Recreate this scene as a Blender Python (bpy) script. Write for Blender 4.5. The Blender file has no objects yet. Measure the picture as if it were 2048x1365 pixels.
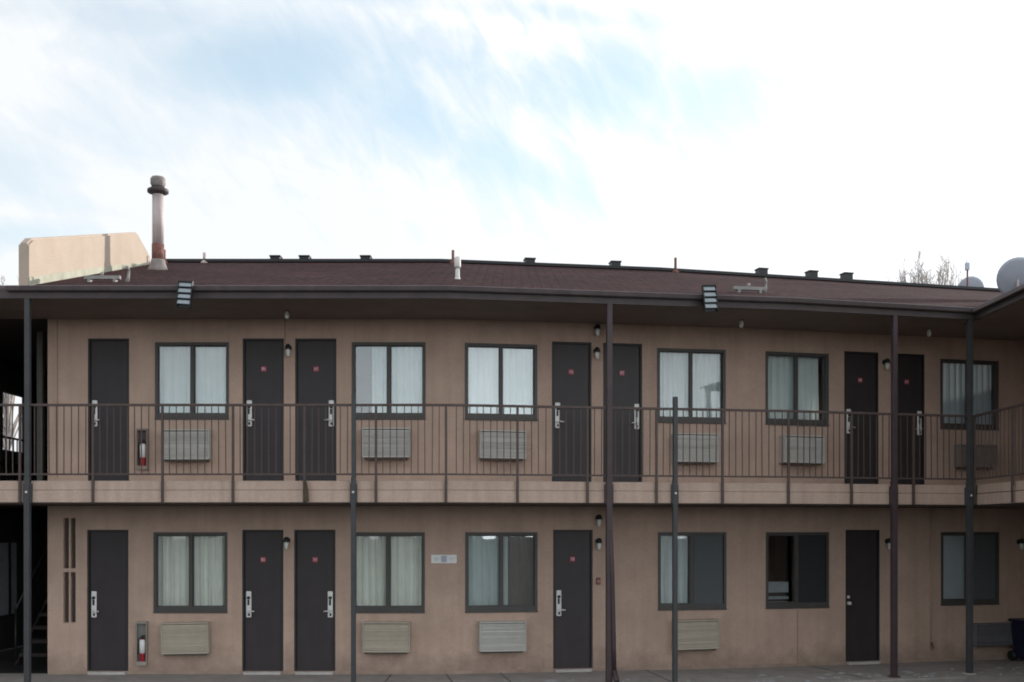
import bpy, bmesh, math, random
from mathutils import Vector, Matrix
random.seed(11)
S = bpy.context.scene
COL = S.collection
R = math.radians

# ------------------------------------------------------------------ survey
F = 2250.0            # focal length in photo pixels
CZ = 2.31             # eye height
P = [Vector((-7.43, 18.0)), Vector((-1.072, 18.0)), Vector((3.912, 18.81)), Vector((9.6, 20.265))]
ANG, T, N = [], [], []
for i in range(3):
    d = (P[i+1]-P[i]).normalized(); T.append(d); N.append(Vector((d.y, -d.x))); ANG.append(math.atan2(d.y, d.x))

def miter(i, o):
    """bend i (1 or 2) of the wall line pushed o metres towards the courtyard"""
    n = (N[i-1]+N[i]).normalized()
    return P[i] + n*(o/n.dot(N[i]))

def line(o, xl, xr):
    a = Vector((xl, 18.0-o))
    q = P[2]+N[2]*o
    c = q + T[2]*((xr-q.x)/T[2].x)
    return [a, miter(1, o), miter(2, o), c]

def hit(px, o=0.0):
    """where the sight line of a photo column meets the wall line pushed out by o"""
    k = (px-1024.0)/F
    m1, m2 = miter(1, o), miter(2, o)
    for i, (lo, hi) in enumerate(((-1e9, m1.x/m1.y), (m1.x/m1.y, m2.x/m2.y), (m2.x/m2.y, 1e9))):
        if lo <= k < hi:
            q = P[i]+N[i]*o
            t = (k*q.y-q.x)/(T[i].x-k*T[i].y)
            return q+T[i]*t, i

def zof(py, y):
    return CZ+(1060.0-py)*y/F

# ------------------------------------------------------------------ objects
def setp(o, label=None, cat=None, group=None, kind=None):
    if label: o['label'] = label
    if cat: o['category'] = cat
    if group: o['group'] = group
    if kind: o['kind'] = kind
    return o

def empty(name, loc, rz=0.0, **kw):
    o = bpy.data.objects.new(name, None); COL.objects.link(o)
    o.location = loc; o.rotation_euler = (0, 0, rz); o.empty_display_size = .2
    return setp(o, **kw)

def obj(name, bm, mats, parent=None, loc=(0, 0, 0), rz=0.0, smooth=False, **kw):
    me = bpy.data.meshes.new(name); bm.normal_update(); bm.to_mesh(me); bm.free()
    for m in (mats if isinstance(mats, (list, tuple)) else [mats]): me.materials.append(m)
    if smooth:
        for p in me.polygons: p.use_smooth = True
        try: me.set_sharp_from_angle(angle=R(40))
        except Exception: pass
    o = bpy.data.objects.new(name, me); COL.objects.link(o)
    if parent: o.parent = parent
    o.location = loc; o.rotation_euler = (0, 0, rz)
    return setp(o, **kw)

def nb(): return bmesh.new()

def box(bm, x0, x1, y0, y1, z0, z1, mi=0, bev=0.0, mat=None):
    t = bmesh.new()
    bmesh.ops.create_cube(t, size=1)
    for v in t.verts:
        v.co = Vector(((x0+x1)/2+v.co.x*(x1-x0), (y0+y1)/2+v.co.y*(y1-y0), (z0+z1)/2+v.co.z*(z1-z0)))
    if bev: bmesh.ops.bevel(t, geom=t.edges[:], offset=bev, segments=2, affect='EDGES', profile=.6)
    merge(bm, t, mi, mat)

def merge(bm, t, mi=0, mat=None):
    vm = {}
    for v in t.verts: vm[v] = bm.verts.new(mat @ v.co if mat else v.co)
    for f in t.faces:
        g = bm.faces.new([vm[v] for v in f.verts]); g.material_index = mi; g.smooth = f.smooth
    t.free()

def tube(bm, pts, rad, n=8, mi=0, caps=True):
    pts = [Vector(p) for p in pts]
    if not isinstance(rad, (list, tuple)): rad = [rad]*len(pts)
    rings = []
    for i, p in enumerate(pts):
        d = (pts[min(i+1, len(pts)-1)]-pts[max(i-1, 0)]).normalized()
        a = d.orthogonal().normalized() if abs(d.z) > .9 else Vector((0, 0, 1)).cross(d).normalized()
        if abs(d.z) > .9: a = Vector((1, 0, 0)); a = (a-d*a.dot(d)).normalized()
        b = d.cross(a)
        rings.append([bm.verts.new(p+(a*math.cos(2*math.pi*j/n)+b*math.sin(2*math.pi*j/n))*rad[i]) for j in range(n)])
    for r0, r1 in zip(rings, rings[1:]):
        for j in range(n):
            f = bm.faces.new((r0[j], r0[(j+1) % n], r1[(j+1) % n], r1[j])); f.material_index = mi; f.smooth = True
    if caps:
        f = bm.faces.new(rings[0][::-1]); f.material_index = mi
        f = bm.faces.new(rings[-1]); f.material_index = mi

def lathe(bm, prof, n=14, axis='z', c=(0, 0, 0), mi=0):
    """prof: (r, h) pairs; h runs along the axis"""
    c = Vector(c); rings = []
    for r, h in prof:
        ring = []
        for j in range(n):
            a = 2*math.pi*j/n
            q = Vector((r*math.cos(a), r*math.sin(a), h))
            if axis == 'y': q = Vector((q.x, -q.z, q.y))
            ring.append(bm.verts.new(c+q))
        rings.append(ring)
    for r0, r1 in zip(rings, rings[1:]):
        for j in range(n):
            f = bm.faces.new((r0[j], r0[(j+1) % n], r1[(j+1) % n], r1[j])); f.material_index = mi; f.smooth = True
    bm.faces.new(rings[0][::-1]).material_index = mi
    bm.faces.new(rings[-1]).material_index = mi

def prism(bm, pts, off, mi=0):
    """closed outline pts (3-D) pushed along vector off"""
    off = Vector(off)
    a = [bm.verts.new(Vector(p)) for p in pts]; b = [bm.verts.new(Vector(p)+off) for p in pts]
    n = len(a)
    fs = [bm.faces.new(a), bm.faces.new(b[::-1])]
    for i in range(n): fs.append(bm.faces.new((a[i], b[i], b[(i+1) % n], a[(i+1) % n])))
    for f in fs: f.material_index = mi
    bmesh.ops.recalc_face_normals(bm, faces=fs)

def sweep(bm, prof, xl, xr, mi=0, closed=True):
    """cross-section of (offset, z) points run along the bent wall line"""
    cols = [line(o, xl, xr) for o, z in prof]
    vs = [[bm.verts.new((q.x, q.y, z)) for q in c] for c, (o, z) in zip(cols, prof)]
    n = len(prof); fs = []
    for i in range(n if closed else n-1):
        j = (i+1) % n
        for k in range(3):
            fs.append(bm.faces.new((vs[i][k], vs[i][k+1], vs[j][k+1], vs[j][k])))
    if closed:
        fs.append(bm.faces.new([v[0] for v in vs])); fs.append(bm.faces.new([v[3] for v in vs][::-1]))
    for f in fs: f.material_index = mi
    bmesh.ops.recalc_face_normals(bm, faces=fs)

# ------------------------------------------------------------------ materials
def mat(name, col, rough=.6, var=.12, scale=6.0, bump=0.0, bscale=60.0, metal=0.0, streak=0.0, col2=None, spec=.3, dirt=None, splash=None, grain=0.0):
    m = bpy.data.materials.new(name); m.use_nodes = True
    nt = m.node_tree; L = nt.links; bs = nt.nodes['Principled BSDF']
    bs.inputs['Roughness'].default_value = rough; bs.inputs['Metallic'].default_value = metal
    bs.inputs['Specular IOR Level'].default_value = spec
    tc = nt.nodes.new('ShaderNodeTexCoord')
    n1 = nt.nodes.new('ShaderNodeTexNoise'); n1.inputs['Scale'].default_value = scale; n1.inputs['Detail'].default_value = 6
    n1.inputs['Roughness'].default_value = .6
    L.new(tc.outputs['Object'], n1.inputs['Vector'])
    rp = nt.nodes.new('ShaderNodeMapRange'); rp.inputs['From Min'].default_value = .3; rp.inputs['From Max'].default_value = .7
    L.new(n1.outputs['Fac'], rp.inputs['Value'])
    mx = nt.nodes.new('ShaderNodeMix'); mx.data_type = 'RGBA'
    c2 = col2 or tuple(min(1, c*(1+var)) for c in col)
    c1 = col if col2 else tuple(c*(1-var) for c in col)
    mx.inputs['A'].default_value = (*c1, 1); mx.inputs['B'].default_value = (*c2, 1)
    L.new(rp.outputs['Result'], mx.inputs['Factor'])
    out = mx.outputs['Result']
    if streak:
        mp = nt.nodes.new('ShaderNodeMapping'); mp.inputs['Scale'].default_value = (7, 7, .35)
        L.new(tc.outputs['Object'], mp.inputs['Vector'])
        n2 = nt.nodes.new('ShaderNodeTexNoise'); n2.inputs['Scale'].default_value = 1.0; n2.inputs['Detail'].default_value = 4
        L.new(mp.outputs['Vector'], n2.inputs['Vector'])
        r2 = nt.nodes.new('ShaderNodeMapRange'); r2.inputs['From Min'].default_value = .45; r2.inputs['From Max'].default_value = .8
        r2.inputs['To Max'].default_value = streak
        L.new(n2.outputs['Fac'], r2.inputs['Value'])
        m2 = nt.nodes.new('ShaderNodeMix'); m2.data_type = 'RGBA'
        m2.inputs['B'].default_value = (*(dirt or tuple(c*.5 for c in col)), 1)
        L.new(r2.outputs['Result'], m2.inputs['Factor']); L.new(out, m2.inputs['A']); out = m2.outputs['Result']
    if splash:       # mud thrown up by rain along the foot of each floor, ragged upper edge
        sp = nt.nodes.new('ShaderNodeSeparateXYZ'); L.new(tc.outputs['Object'], sp.inputs[0])
        n3 = nt.nodes.new('ShaderNodeTexNoise'); n3.inputs['Scale'].default_value = 3.5; n3.inputs['Detail'].default_value = 7; n3.inputs['Roughness'].default_value = .7
        L.new(tc.outputs['Object'], n3.inputs['Vector'])
        a_ = nt.nodes.new('ShaderNodeMath'); a_.operation = 'MULTIPLY_ADD'; a_.inputs[1].default_value = -1.1; L.new(n3.outputs['Fac'], a_.inputs[0]); L.new(sp.outputs['Z'], a_.inputs[2])
        r4 = nt.nodes.new('ShaderNodeMapRange'); r4.inputs['From Min'].default_value = -.12; r4.inputs['From Max'].default_value = -.6; r4.inputs['To Max'].default_value = .75
        L.new(a_.outputs[0], r4.inputs['Value'])
        m4 = nt.nodes.new('ShaderNodeMix'); m4.data_type = 'RGBA'; m4.inputs['B'].default_value = (*splash, 1)
        L.new(r4.outputs[0], m4.inputs['Factor']); L.new(out, m4.inputs['A']); out = m4.outputs['Result']
    if grain:        # speckle of the sand in the render coat
        n5 = nt.nodes.new('ShaderNodeTexNoise'); n5.inputs['Scale'].default_value = 42; n5.inputs['Detail'].default_value = 3
        L.new(tc.outputs['Object'], n5.inputs['Vector'])
        r5 = nt.nodes.new('ShaderNodeMapRange'); r5.inputs['From Min'].default_value = .3; r5.inputs['From Max'].default_value = .7
        r5.inputs['To Min'].default_value = 1-grain; r5.inputs['To Max'].default_value = 1+grain; L.new(n5.outputs['Fac'], r5.inputs['Value'])
        v5 = nt.nodes.new('ShaderNodeVectorMath'); v5.operation = 'SCALE'; L.new(out, v5.inputs[0]); L.new(r5.outputs[0], v5.inputs['Scale']); out = v5.outputs[0]
    L.new(out, bs.inputs['Base Color'])
    if bump:
        nb_ = nt.nodes.new('ShaderNodeTexNoise'); nb_.inputs['Scale'].default_value = bscale; nb_.inputs['Detail'].default_value = 5
        L.new(tc.outputs['Object'], nb_.inputs['Vector'])
        bp = nt.nodes.new('ShaderNodeBump'); bp.inputs['Strength'].default_value = bump; bp.inputs['Distance'].default_value = .02
        L.new(nb_.outputs['Fac'], bp.inputs['Height']); L.new(bp.outputs['Normal'], bs.inputs['Normal'])
    return m

STUCCO = mat('stucco', (.457, .3335, .266), .85, .10, 1.9, .5, 50, streak=.42, dirt=(.33, .236, .182), splash=(.23, .17, .138), grain=.07)
TRIMTAN = mat('tan_painted_trim', (.465, .352, .287), .7, .08, 2.5, .12, 30, streak=.6, dirt=(.31, .22, .17), grain=.08)
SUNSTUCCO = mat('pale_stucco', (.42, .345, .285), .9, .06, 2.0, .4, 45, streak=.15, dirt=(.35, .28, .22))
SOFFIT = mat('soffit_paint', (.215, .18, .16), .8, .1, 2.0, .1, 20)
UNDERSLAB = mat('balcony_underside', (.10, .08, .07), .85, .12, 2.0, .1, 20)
GUTTER = mat('gutter_metal', (.115, .095, .098), .45, .15, 5.0, .05, 10, streak=.2, dirt=(.23, .21, .21))
FASCIA = mat('eave_board', (.07, .056, .056), .6, .15, 4.0)
DOOR = mat('door_paint', (.035, .029, .031), .45, .12, 3.0, .06, 18, streak=.35, dirt=(.052, .045, .047))
DOORFRAME = mat('door_frame_paint', (.028, .025, .026), .5, .1, 4.0)
BRONZE = mat('bronze_window_frame', (.062, .06, .056), .45, .12, 6.0)
BLACK = mat('black_metal', (.014, .015, .016), .4, .2, 8.0)
RAIL = mat('brown_rail_paint', (.078, .056, .051), .55, .2, 9.0, .08, 40)
POSTG = mat('grey_post_paint', (.052, .054, .057), .5, .18, 4.0, .08, 30, streak=.25, dirt=(.04, .04, .04))
POSTB = mat('brown_post_paint', (.058, .04, .044), .5, .18, 4.0, .08, 30, streak=.2, dirt=(.035, .022, .02))
SILVER = mat('satin_steel', (.66, .66, .64), .35, .08, 12.0, spec=.6)
ACGREY = mat('grey_ac_enamel', (.47, .46, .43), .5, .06, 7.0, streak=.25, dirt=(.36, .35, .33))
ACBEIGE = mat('beige_ac_enamel', (.42, .37, .30), .55, .06, 7.0, streak=.2, dirt=(.28, .255, .2))
ACSHADE = mat('shaded_ac_enamel', (.13, .13, .14), .6, .1, 7.0)  # shaded copy of the grey enamel; corner shade put into the colour
ACBROWN = mat('shade_brown_ac_enamel', (.23, .195, .175), .6, .1, 7.0)  # brown-grey tone carries the dimness of the upper corner
OLDMETAL = mat('old_grey_metal', (.26, .26, .25), .6, .2, 8.0, streak=.3, dirt=(.14, .1, .09))
DARKSTEEL = mat('sooty_steel', (.06, .05, .05), .6, .2, 8.0)
ACDARK = mat('ac_shadow_metal', (.10, .085, .07), .7, .2, 8.0)
RED = mat('red_enamel', (.30, .025, .035), .35, .15, 10.0)
PLATE = mat('red_number_plate', (.38, .05, .09), .4, .1, 10.0)
PALE = mat('pale_lettering', (.62, .42, .45), .5, .06, 20.0)
WHITE = mat('white_label', (.72, .72, .7), .5, .05, 12.0)
SIGNGREY = mat('blue_grey_print', (.36, .40, .46), .5, .12, 18.0)
CONC = mat('walk_concrete', (.30, .275, .26), .9, .16, 3.0, .3, 40, col2=None)
SILL = mat('threshold_concrete', (.42, .40, .38), .85, .12, 6.0, .2, 40)
ASPH = mat('asphalt', (.055, .053, .052), .95, .25, 2.0, .5, 60)
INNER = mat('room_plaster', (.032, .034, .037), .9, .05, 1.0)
DARKWALL = mat('breezeway_shade_brown', (.065, .055, .053), .85, .15, 2.0, .1, 20)  # breezeway shade deepened by a darker wall colour
STEP = mat('maroon_stair_paint', (.03, .022, .022), .75, .2, 6.0)
RUST = mat('rusty_steel', (.16, .075, .06), .8, .4, 14.0, .2, 40)
GALV = mat('weathered_galvanised', (.46, .41, .41), .6, .12, 5.0, .1, 20, streak=.7, dirt=(.34, .235, .21))
FLASH = mat('lead_flashing', (.34, .34, .27), .7, .16, 5.0, .1, 20)
DISH = mat('dish_enamel', (.45, .49, .56), .5, .07, 5.0)
BARK = mat('winter_bark', (.40, .36, .34), .9, .25, 3.0)
BLUEBIN = mat('navy_bin_plastic', (.010, .011, .03), .45, .12, 6.0)
RAG = mat('brown_cloth', (.075, .055, .035), .9, .3, 14.0)
GLOBE = mat('frosted_lens', (.70, .72, .66), .3, .05, 12.0)
LEDP = mat('led_lens', (.29, .33, .355), .25, .08, 16.0)
SNOW = mat('old_snow', (.27, .265, .27), .9, .14, 9.0, .3, 40)
JOINT = mat('stucco_joint', (.27, .19, .15), .9, .1, 6.0)
SCREEN = mat('insect_screen', (.085, .095, .1), .7, .08, 30.0)
BOXGREY = mat('pale_cardboard', (.25, .28, .30), .8, .1, 6.0)

def curtain_mat(name, col):
    m = mat(name, col, .9, .05, 5.0)
    nt = m.node_tree; bs = nt.nodes['Principled BSDF']
    tr = nt.nodes.new('ShaderNodeBsdfTranslucent'); tr.inputs['Color'].default_value = (*col, 1)
    ms = nt.nodes.new('ShaderNodeMixShader'); ms.inputs['Fac'].default_value = .1
    nt.links.new(bs.outputs[0], ms.inputs[1]); nt.links.new(tr.outputs[0], ms.inputs[2])
    nt.links.new(ms.outputs[0], nt.nodes['Material Output'].inputs['Surface'])
    return m
CURT = curtain_mat('pale_curtain', (.62, .67, .66))
CURTW = curtain_mat('cream_curtain', (.84, .85, .78))
CURTB = curtain_mat('reflection_white_curtain', (.84, .88, .86))  # whiter cloth makes up for sky reflection missing from its pane
BROWNREFL = mat('brown_reflection_tone', (.17, .14, .12), .9, .1, 5.0)
BLIND = curtain_mat('blue_grey_blind', (.55, .64, .70))

def glass_mat(name, refl, tint):
    m = bpy.data.materials.new(name); m.use_nodes = True
    nt = m.node_tree; nt.nodes.remove(nt.nodes['Principled BSDF'])
    t = nt.nodes.new('ShaderNodeBsdfTransparent'); t.inputs['Color'].default_value = (*tint, 1)
    g = nt.nodes.new('ShaderNodeBsdfGlossy'); g.inputs['Roughness'].default_value = .015
    g.inputs['Color'].default_value = (.93, .97, 1, 1)
    fr = nt.nodes.new('ShaderNodeFresnel'); fr.inputs['IOR'].default_value = 1.5
    tc = nt.nodes.new('ShaderNodeTexCoord'); no = nt.nodes.new('ShaderNodeTexNoise'); no.inputs['Scale'].default_value = 2.2
    nt.links.new(tc.outputs['Object'], no.inputs['Vector'])
    bp = nt.nodes.new('ShaderNodeBump'); bp.inputs['Strength'].default_value = .05; bp.inputs['Distance'].default_value = .02
    nt.links.new(no.outputs['Fac'], bp.inputs['Height']); nt.links.new(bp.outputs['Normal'], g.inputs['Normal'])
    ma = nt.nodes.new('ShaderNodeMath'); ma.operation = 'ADD'; ma.inputs[1].default_value = refl; ma.use_clamp = True
    nt.links.new(fr.outputs[0], ma.inputs[0])
    ms = nt.nodes.new('ShaderNodeMixShader')
    nt.links.new(ma.outputs[0], ms.inputs[0]); nt.links.new(t.outputs[0], ms.inputs[1]); nt.links.new(g.outputs[0], ms.inputs[2])
    nt.links.new(ms.outputs[0], nt.nodes['Material Output'].inputs['Surface'])
    return m
GLASS = glass_mat('window_glass', .055, (.95, .975, .97))
GLASSL = glass_mat('clear_window_glass', .0, (.975, .985, .98))

def shingles():
    m = bpy.data.materials.new('maroon_shingles'); m.use_nodes = True
    nt = m.node_tree; L = nt.links; bs = nt.nodes['Principled BSDF']; bs.inputs['Roughness'].default_value = .85
    bs.inputs['Specular IOR Level'].default_value = .04
    tc = nt.nodes.new('ShaderNodeTexCoord')
    mp = nt.nodes.new('ShaderNodeMapping'); L.new(tc.outputs['Object'], mp.inputs['Vector'])
    br = nt.nodes.new('ShaderNodeTexBrick'); br.inputs['Scale'].default_value = 1.0
    br.inputs['Brick Width'].default_value = .30; br.inputs['Row Height'].default_value = .14; br.inputs['Mortar Size'].default_value = .012
    br.inputs['Color1'].default_value = (.066, .032, .033, 1); br.inputs['Color2'].default_value = (.044, .025, .027, 1)
    br.inputs['Mortar'].default_value = (.022, .014, .015, 1); br.offset = .5
    L.new(mp.outputs['Vector'], br.inputs['Vector'])
    no = nt.nodes.new('ShaderNodeTexNoise'); no.inputs['Scale'].default_value = 9; no.inputs['Detail'].default_value = 8
    L.new(tc.outputs['Object'], no.inputs['Vector'])
    rr = nt.nodes.new('ShaderNodeMapRange'); rr.inputs['From Min'].default_value = .3; rr.inputs['From Max'].default_value = .7
    rr.inputs['To Min'].default_value = .6; rr.inputs['To Max'].default_value = 1.5
    L.new(no.outputs['Fac'], rr.inputs['Value'])
    n2 = nt.nodes.new('ShaderNodeTexNoise'); n2.inputs['Scale'].default_value = .7; n2.inputs['Detail'].default_value = 3
    L.new(tc.outputs['Object'], n2.inputs['Vector'])
    r3 = nt.nodes.new('ShaderNodeMapRange'); r3.inputs['To Min'].default_value = .6; r3.inputs['To Max'].default_value = 1.4
    L.new(n2.outputs['Fac'], r3.inputs['Value'])
    mm = nt.nodes.new('ShaderNodeMath'); mm.operation = 'MULTIPLY'
    L.new(rr.outputs[0], mm.inputs[0]); L.new(r3.outputs[0], mm.inputs[1])
    vm = nt.nodes.new('ShaderNodeVectorMath'); vm.operation = 'SCALE'
    L.new(br.outputs['Color'], vm.inputs[0]); L.new(mm.outputs[0], vm.inputs['Scale'])
    L.new(vm.outputs[0], bs.inputs['Base Color'])
    bp = nt.nodes.new('ShaderNodeBump'); bp.inputs['Strength'].default_value = .6; bp.inputs['Distance'].default_value = .02
    L.new(no.outputs['Fac'], bp.inputs['Height']); L.new(bp.outputs['Normal'], bs.inputs['Normal'])
    return m
SHINGLE = shingles()

# ------------------------------------------------------------------ heights
FL2 = 3.06          # upper door sill
OF = 1.60           # balcony front / post line
FY = 18-OF
ZS0, ZS1 = zof(1005, FY), zof(962, FY)   # balcony slab
ZE0, ZE1 = zof(600, FY), zof(578, FY)    # eave board
XL, XR = -11.4, 9.12
WX = hit(1949, OF)[0].x   # courtyard edge of the wing's eave and balcony
WW = 9.12           # wing wall
WY = 11.0           # near end of the wing
RIDGE_O, RIDGE_Z = -4.5, 7.66

# ------------------------------------------------------------------ setting: ground
bm = nb()
vs = [bm.verts.new(v) for v in ((-400, -400, -.13), (400, -400, -.13), (400, 400, -.13), (-400, 400, -.13))]
bm.faces.new(vs)
obj('ground', bm, ASPH, kind='structure')
bm = nb()
sweep(bm, [(-.1, -.12), (-.1, 0), (OF+.28, 0), (OF+.3, -.02), (OF+.3, -.12)], XL, WW)
box(bm, WX-.28, WW, WY, 19.2, -.118, .003)
obj('walkway', bm, CONC, kind='structure')
# expansion joints cut across the walk
bm = nb()
for px in (783, 892, 1000, 1290, 1620):
    (q, i) = hit(px, 0.0); n = N[i]; t = T[i]
    a = q+n*.01; b = q+n*(OF+.27)
    prism(bm, [(a.x-t.x*.008, a.y-t.y*.008, .0045), (a.x+t.x*.008, a.y+t.y*.008, .0045), (b.x+t.x*.008, b.y+t.y*.008, .0045), (b.x-t.x*.008, b.y-t.y*.008, .0045)], (0, 0, -.02))
obj('walkway_joint', bm, mat('joint_filler', (.1, .09, .08), .9), kind='structure')

# ------------------------------------------------------------------ the motel
MOTEL = empty('motel_building', (0, 0, 0), label='two storey tan motel with brown shingle roof, open balcony walkway and dark room doors', cat='motel')

UD = [(217, 'l', 0), (526.5, 'l', 1), (631.5, 'r', 1), (1143.5, 'l', 1), (1245.5, 'r', 1), (1723, 'l', 1), (1816, 'r', 1)]
LD = [(215.5, 'l', 0), (525.5, 'l', 1), (629.5, 'r', 1), (1146, 'l', 1), (1725.5, 'k', 0)]
UW = [384, 777.5, 1002.5, 1383, 1594.5, 1939]
LW = [381, 776, 1003, 1384.5, 1595, 1940]
DW, WWD = .66, 1.18      # door, window widths
DTOP_U, DTOP_L = 5.372, 2.31
WUZ = (4.085, 5.31); WLZ = (.99, 2.27)

def s_of(px):
    q, i = hit(px, 0.0)
    return (q-P[i]).dot(T[i]), i, q

holes = {0: [], 1: [], 2: []}
def hole(px, w, z0, z1):
    s, i, q = s_of(px)
    holes[i].append((s-w/2, s+w/2, z0, z1)); return q, i
places = []
for k, (px, side, sign) in enumerate(UD): places.append(('door', px, side, sign, 1, *hole(px, DW, ZS0+.02, DTOP_U)))
for k, (px, side, sign) in enumerate(LD): places.append(('door', px, side, sign, 0, *hole(px, DW, -.05, DTOP_L)))
for k, px in enumerate(UW): places.append(('window', px, k, 0, 1, *hole(px, WWD, *WUZ)))
for k, px in enumerate(LW): places.append(('window', px, k, 0, 0, *hole(px, WWD, *WLZ)))
gq, gi = hole(139, .235, zof(1248, 18), zof(1034, 18))

bm = nb()
for i in range(3):
    ln = (P[i+1]-P[i]).length
    ss = sorted({0.0, ln} | {v for h in holes[i] for v in h[:2]})
    zz = sorted({-.1, 5.75} | {v for h in holes[i] for v in h[2:]})
    def pt(s, z, d=0.0):
        q = P[i]+T[i]*s-N[i]*d
        return bm.verts.new((q.x, q.y, z))
    for a, b in zip(ss, ss[1:]):
        run = None
        for c, d in zip(zz, zz[1:]):
            m_ = ((a+b)/2, (c+d)/2)
            if any(h[0] < m_[0] < h[1] and h[2] < m_[1] < h[3] for h in holes[i]): continue
            bm.faces.new((pt(a, c), pt(b, c), pt(b, d), pt(a, d)))
    for h in holes[i]:
        e = [(h[0], h[2]), (h[1], h[2]), (h[1], h[3]), (h[0], h[3])]
        for (p, q) in zip(e, e[1:]+e[:1]):
            bm.faces.new((pt(*q), pt(*p), pt(*p, .15), pt(*q, .15)))
# end wall on the breezeway
v = [bm.verts.new(c) for c in ((-7.43, 18, -.1), (-7.43, 18, 5.75), (-7.43, 27.5, 5.75), (-7.43, 27.5, -.1))]
bm.faces.new(v)
bmesh.ops.remove_doubles(bm, verts=bm.verts[:], dist=1e-5)
obj('front_wall', bm, STUCCO, MOTEL)

# inner shell: back wall, far end, floors
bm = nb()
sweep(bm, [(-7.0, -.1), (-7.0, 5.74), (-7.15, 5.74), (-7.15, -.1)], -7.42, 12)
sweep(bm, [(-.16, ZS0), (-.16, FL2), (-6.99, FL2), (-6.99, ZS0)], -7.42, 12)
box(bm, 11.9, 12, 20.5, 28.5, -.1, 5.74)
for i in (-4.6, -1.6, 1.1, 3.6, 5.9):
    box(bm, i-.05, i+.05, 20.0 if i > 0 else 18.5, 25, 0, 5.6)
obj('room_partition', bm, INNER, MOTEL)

# balcony
bm = nb()
zg = ZS0+.5*(ZS1-ZS0)+.02
sweep(bm, [(-.03, ZS0+.003), (-.03, ZS1), (OF-.012, ZS1), (OF, ZS1-.012), (OF, zg+.008), (OF-.012, zg+.004), (OF-.012, zg-.004), (OF+.006, zg-.008), (OF+.006, ZS0), (OF-.04, ZS0), (OF-.04, ZS0+.003)], XL, WX+.35)
box(bm, WX, WX+.04, WY, 18.6, ZS0-.002, zg-.01); box(bm, WX+.006, WX+.045, WY, 18.6, zg+.005, ZS1+.002)
box(bm, WX+.04, WW, WY, 20.4, ZS0+.006, ZS1+.003)
obj('balcony_slab', bm, TRIMTAN, MOTEL)
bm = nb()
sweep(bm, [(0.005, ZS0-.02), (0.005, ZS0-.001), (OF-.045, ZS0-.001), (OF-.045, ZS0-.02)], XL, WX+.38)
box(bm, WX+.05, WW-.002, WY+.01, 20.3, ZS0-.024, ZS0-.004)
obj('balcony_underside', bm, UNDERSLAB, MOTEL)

# eaves
EO = OF+.10
XP0, XP1 = -7.17, -964*(FY-.02)/F      # parapet faces
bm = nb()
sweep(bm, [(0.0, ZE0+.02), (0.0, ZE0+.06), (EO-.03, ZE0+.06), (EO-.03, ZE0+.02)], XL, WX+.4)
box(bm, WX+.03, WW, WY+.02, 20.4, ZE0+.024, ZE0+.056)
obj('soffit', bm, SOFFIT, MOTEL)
bm = nb()
sweep(bm, [(EO-.03, ZE0), (EO-.03, ZE1-.02), (EO, ZE1-.02), (EO, ZE0)], XL, WX+.05)
box(bm, WX-.03, WX, WY, 18.4, ZE0-.002, ZE1-.022)
obj('eave_board', bm, FASCIA, MOTEL)
bm = nb()
gz = ZE1-.065
sweep(bm, [(EO+.002, gz), (EO+.002, gz+.075), (EO+.02, gz+.08), (EO+.09, gz+.075), (EO+.1, gz+.065), (EO+.075, gz+.012), (EO+.05, gz)], -7.3, WX+.02)
box(bm, WX-.12, WX-.032, WY, 18.3, gz-.003, gz+.07, bev=.01)
obj('gutter', bm, GUTTER, MOTEL)

# roof
zr = lambda o: ZE1+(RIDGE_Z-ZE1)*(EO+.04-o)/(EO+.04-RIDGE_O)
bm = nb()
sweep(bm, [(EO+.04, ZE1+.01), (RIDGE_O, RIDGE_Z), (-10.4, ZE1+.02), (-10.4, ZE1-.03), (RIDGE_O, RIDGE_Z-.06), (EO+.04, ZE1-.03)], XP1-.004, 15)
ROOF = obj('roof', bm, SHINGLE, MOTEL)
bm = nb()
wr = lambda x: ZE1+.30*(x-(WX-.04))
prism(bm, [(WX-.05, WY-.3, ZE1+.004), (13.5, WY-.3, wr(13.5)), (19.4, WY-.3, ZE1), (19.4, WY-.3, ZE1-.04), (13.5, WY-.3, wr(13.5)-.05), (WX-.05, WY-.3, ZE1-.036)], (0, 14.0, 0))
obj('wing_roof', bm, SHINGLE, MOTEL)
bm = nb()
prism(bm, [(WW, WY, -.1), (18, WY, -.1), (18, WY, ZE1-.03), (13.5, WY, wr(13.5)-.07), (WW, WY, wr(WW)-.07)], (0, 9.6, 0))
obj('wing_wall', bm, STUCCO, MOTEL)
# flat roof over the breezeway and the block beyond
bm = nb()
box(bm, XL-6, XP1-.012, 18-EO+.02, 27.6, ZE1-.02, ZE1+.03)
obj('flat_roof', bm, GUTTER, MOTEL)
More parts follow.
